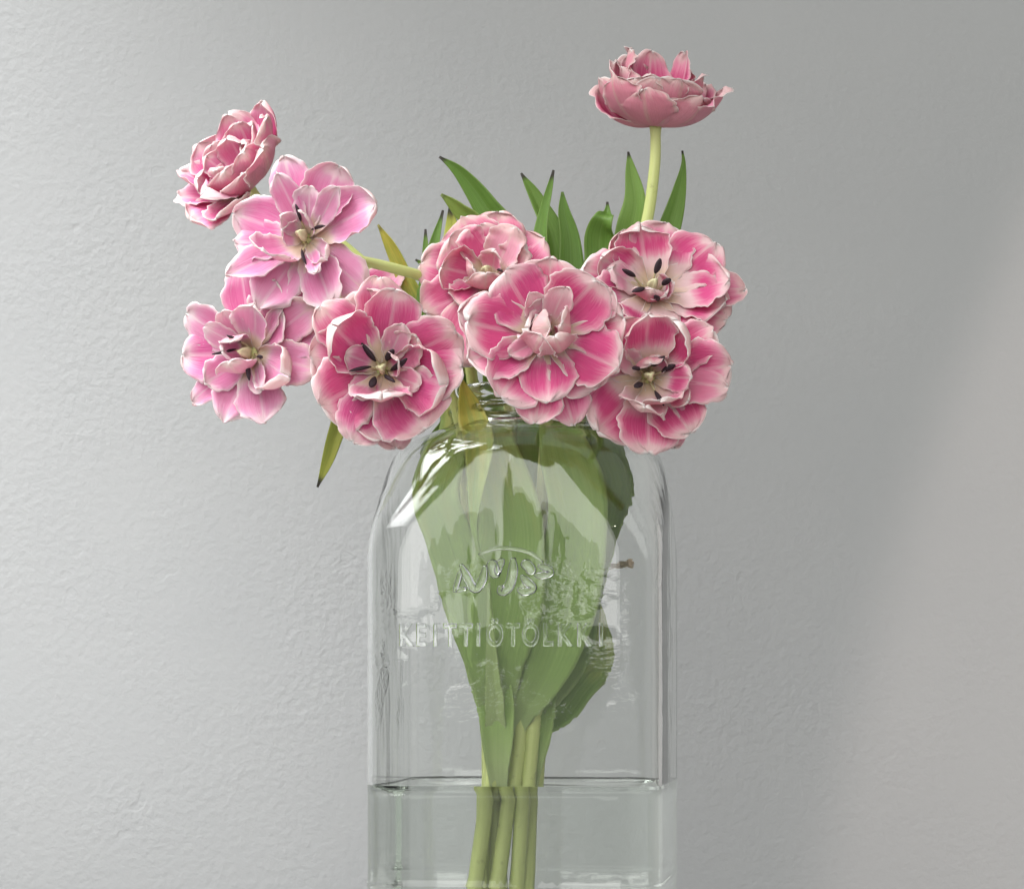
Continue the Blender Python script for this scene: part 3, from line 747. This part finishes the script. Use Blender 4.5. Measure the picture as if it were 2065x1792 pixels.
L('B', [(995, 1440, .014, 12), (950, 1150, .024, 36), (950, 842, .024, 22), (868, 640, .034, 14), (872, 520, .034, 13, 20), (893, 424, .034, 1)], seed=4)
L('B', [(990, 1440, .012, 10), (950, 1150, .020, 26), (935, 842, .018, 20), (852, 640, .018, 9, 40), (858, 540, .018, 10, 50), (858, 462, .018, 1)], seed=5)
L('A', [(1000, 1440, .018, 10), (960, 1100, .030, 30), (960, 842, .030, 22), (880, 620, .042, 14, 30), (862, 545, .042, 9, 30), (838, 523, .042, 1)], (0, 0, 1), seed=6)
L('J', [(990, 1440, .014, 10), (935, 1130, .020, 32), (922, 842, .016, 24), (880, 690, .020, 24), (832, 590, .022, 19, 18), (795, 510, .022, 14, 25), (762, 453, .020, 1)], (.95, .3, .6), seed=7)
L('F', [(1050, 1450, .004, 14), (1090, 1150, .004, 50), (1095, 840, .004, 34), (1088, 650, .018, 24), (1090, 500, .020, 18, 30), (1101, 420, .018, 12, 40), (1116, 343, .014, 1)], seed=8)
L('E', [(1045, 1450, .012, 12), (1080, 1150, .016, 46), (1085, 842, .018, 34), (1125, 640, .034, 32), (1118, 490, .036, 26, -20), (1082, 405, .036, 16, -25), (1051, 349, .034, 1)], (0, .2, 1), seed=9)
L('G', [(1060, 1450, .014, 12), (1100, 1150, .020, 46), (1115, 842, .020, 36), (1148, 640, .026, 32), (1150, 500, .028, 22, -10), (1138, 430, .028, 12), (1134, 387, .028, 2)], (0, 0, .3), seed=10)
L('H', [(1080, 1450, .004, 14), (1150, 1180, .006, 50), (1155, 842, .006, 36), (1190, 660, .018, 34), (1207, 540, .022, 30), (1210, 475, .020, 30), (1218, 440, .014, 20, 20), (1224, 430, .022, 8), (1225, 407, .024, 1)], seed=11, wave=.02)
L('I', [(1080, 1450, .016, 12), (1170, 1180, .028, 46), (1170, 842, .028, 34), (1240, 640, .036, 34), (1268, 480, .034, 30), (1281, 410, .032, 23, 10), (1273, 350, .032, 12), (1267, 306, .032, 1)], (0, .25, 1), seed=12)
L('I', [(1085, 1450, .020, 12), (1165, 1180, .034, 40), (1185, 842, .030, 30), (1300, 620, .040, 30), (1345, 470, .040, 25, -15), (1368, 390, .038, 15, -15), (1378, 335, .036, 5), (1376, 304, .036, 1)], (0, .1, 1), seed=13)
L('J', [(985, 1440, .016, 10), (920, 1130, .020, 34), (890, 960, .020, 40), (895, 900, .018, 34, 20), (908, 842, .016, 20), (870, 770, .010, 18), (760, 770, .004, 18), (700, 820, -.002, 20), (680, 868, -.004, 17), (662, 925, -.004, 12), (640, 982, -.002, 1)], (.55, .3, 1), seed=14)
# leaves whose tips end inside the jar or at its mouth
L('D', [(1000, 1470, -.020, 6), (985, 1170, -.046, 3, 60), (966, 1110, -.052, 5, 60), (958, 1060, -.053, 8, 40), (962, 990, -.050, 17, 15), (966, 900, -.040, 30), (950, 835, -.030, 27), (938, 790, -.030, 12), (933, 766, -.030, 1)], (1.0, 1.0, .2), seed=15, fold=.5)
L('E', [(1015, 1470, -.014, 14), (1000, 1350, -.022, 55), (1020, 1200, -.030, 76), (1030, 1060, -.032, 66), (1000, 930, -.028, 52), (975, 860, -.024, 40), (955, 815, -.022, 15), (950, 800, -.022, 1)], (.6, .85, .2), seed=16, fold=.15)
L('F', [(1050, 1470, -.014, 14), (1110, 1330, -.022, 50), (1150, 1180, -.026, 62), (1165, 1020, -.028, 62), (1135, 900, -.022, 48), (1120, 840, -.018, 30), (1125, 790, -.018, 4)], (.2, .75, .5), seed=17, fold=.2)
L('H', [(1060, 1480, -.004, 12), (1150, 1330, .004, 34), (1190, 1180, .014, 30, 15), (1222, 1060, .020, 40, 10), (1232, 970, .018, 44, -10), (1195, 880, .008, 40), (1172, 835, .002, 26), (1180, 790, .000, 6)], (.2, .5, .5), seed=18, fold=.25)
L('G', [(1062, 1500, .000, 14), (1110, 1430, .008, 50, 15), (1160, 1365, .014, 52, 10), (1196, 1318, .018, 46, -10), (1202, 1255, .020, 24), (1198, 1200, .020, 4)], (.4, .45, .4), seed=19, fold=.2)
L('I', [(1030, 1500, -.006, 18), (1045, 1400, -.010, 66), (1085, 1250, -.012, 84), (1110, 1080, -.012, 70), (1100, 950, -.010, 56), (1085, 850, -.008, 40), (1085, 790, -.006, 6)], (0, .4, .4), seed=20, fold=.2)
L('C', [(1010, 1610, -.014, 14), (1005, 1550, -.018, 22, 10), (1005, 1480, -.020, 32, 5), (1000, 1420, -.018, 38, 5), (980, 1330, -.014, 42), (940, 1200, -.012, 50), (920, 1050, -.012, 50), (925, 920, -.006, 34), (930, 850, -.004, 20), (932, 800, -.002, 3)], (.2, 1, .2), seed=21, fold=.3)
L('A', [(1060, 1610, -.004, 14), (1068, 1550, -.006, 24), (1072, 1490, -.006, 36), (1076, 1420, -.004, 46), (1060, 1330, .002, 60), (1030, 1200, .004, 60), (1010, 1000, .006, 50), (1010, 850, .004, 28), (1010, 800, .004, 4)], (.2, 1, .2), seed=22, fold=.3)
t, off = TULIPS['I']
tube('stalk', catmull([at(1205, 1148, .026), at(1235, 1141, .022), at(1270, 1138, .016), at(1284, 1133, .012)], 12), [px(q) for q in (5, 5, 5, 5, 5, 5, 5.5, 6, 7, 9, 9, 6)], M_TWIG, t, off, K=10, puv=False)
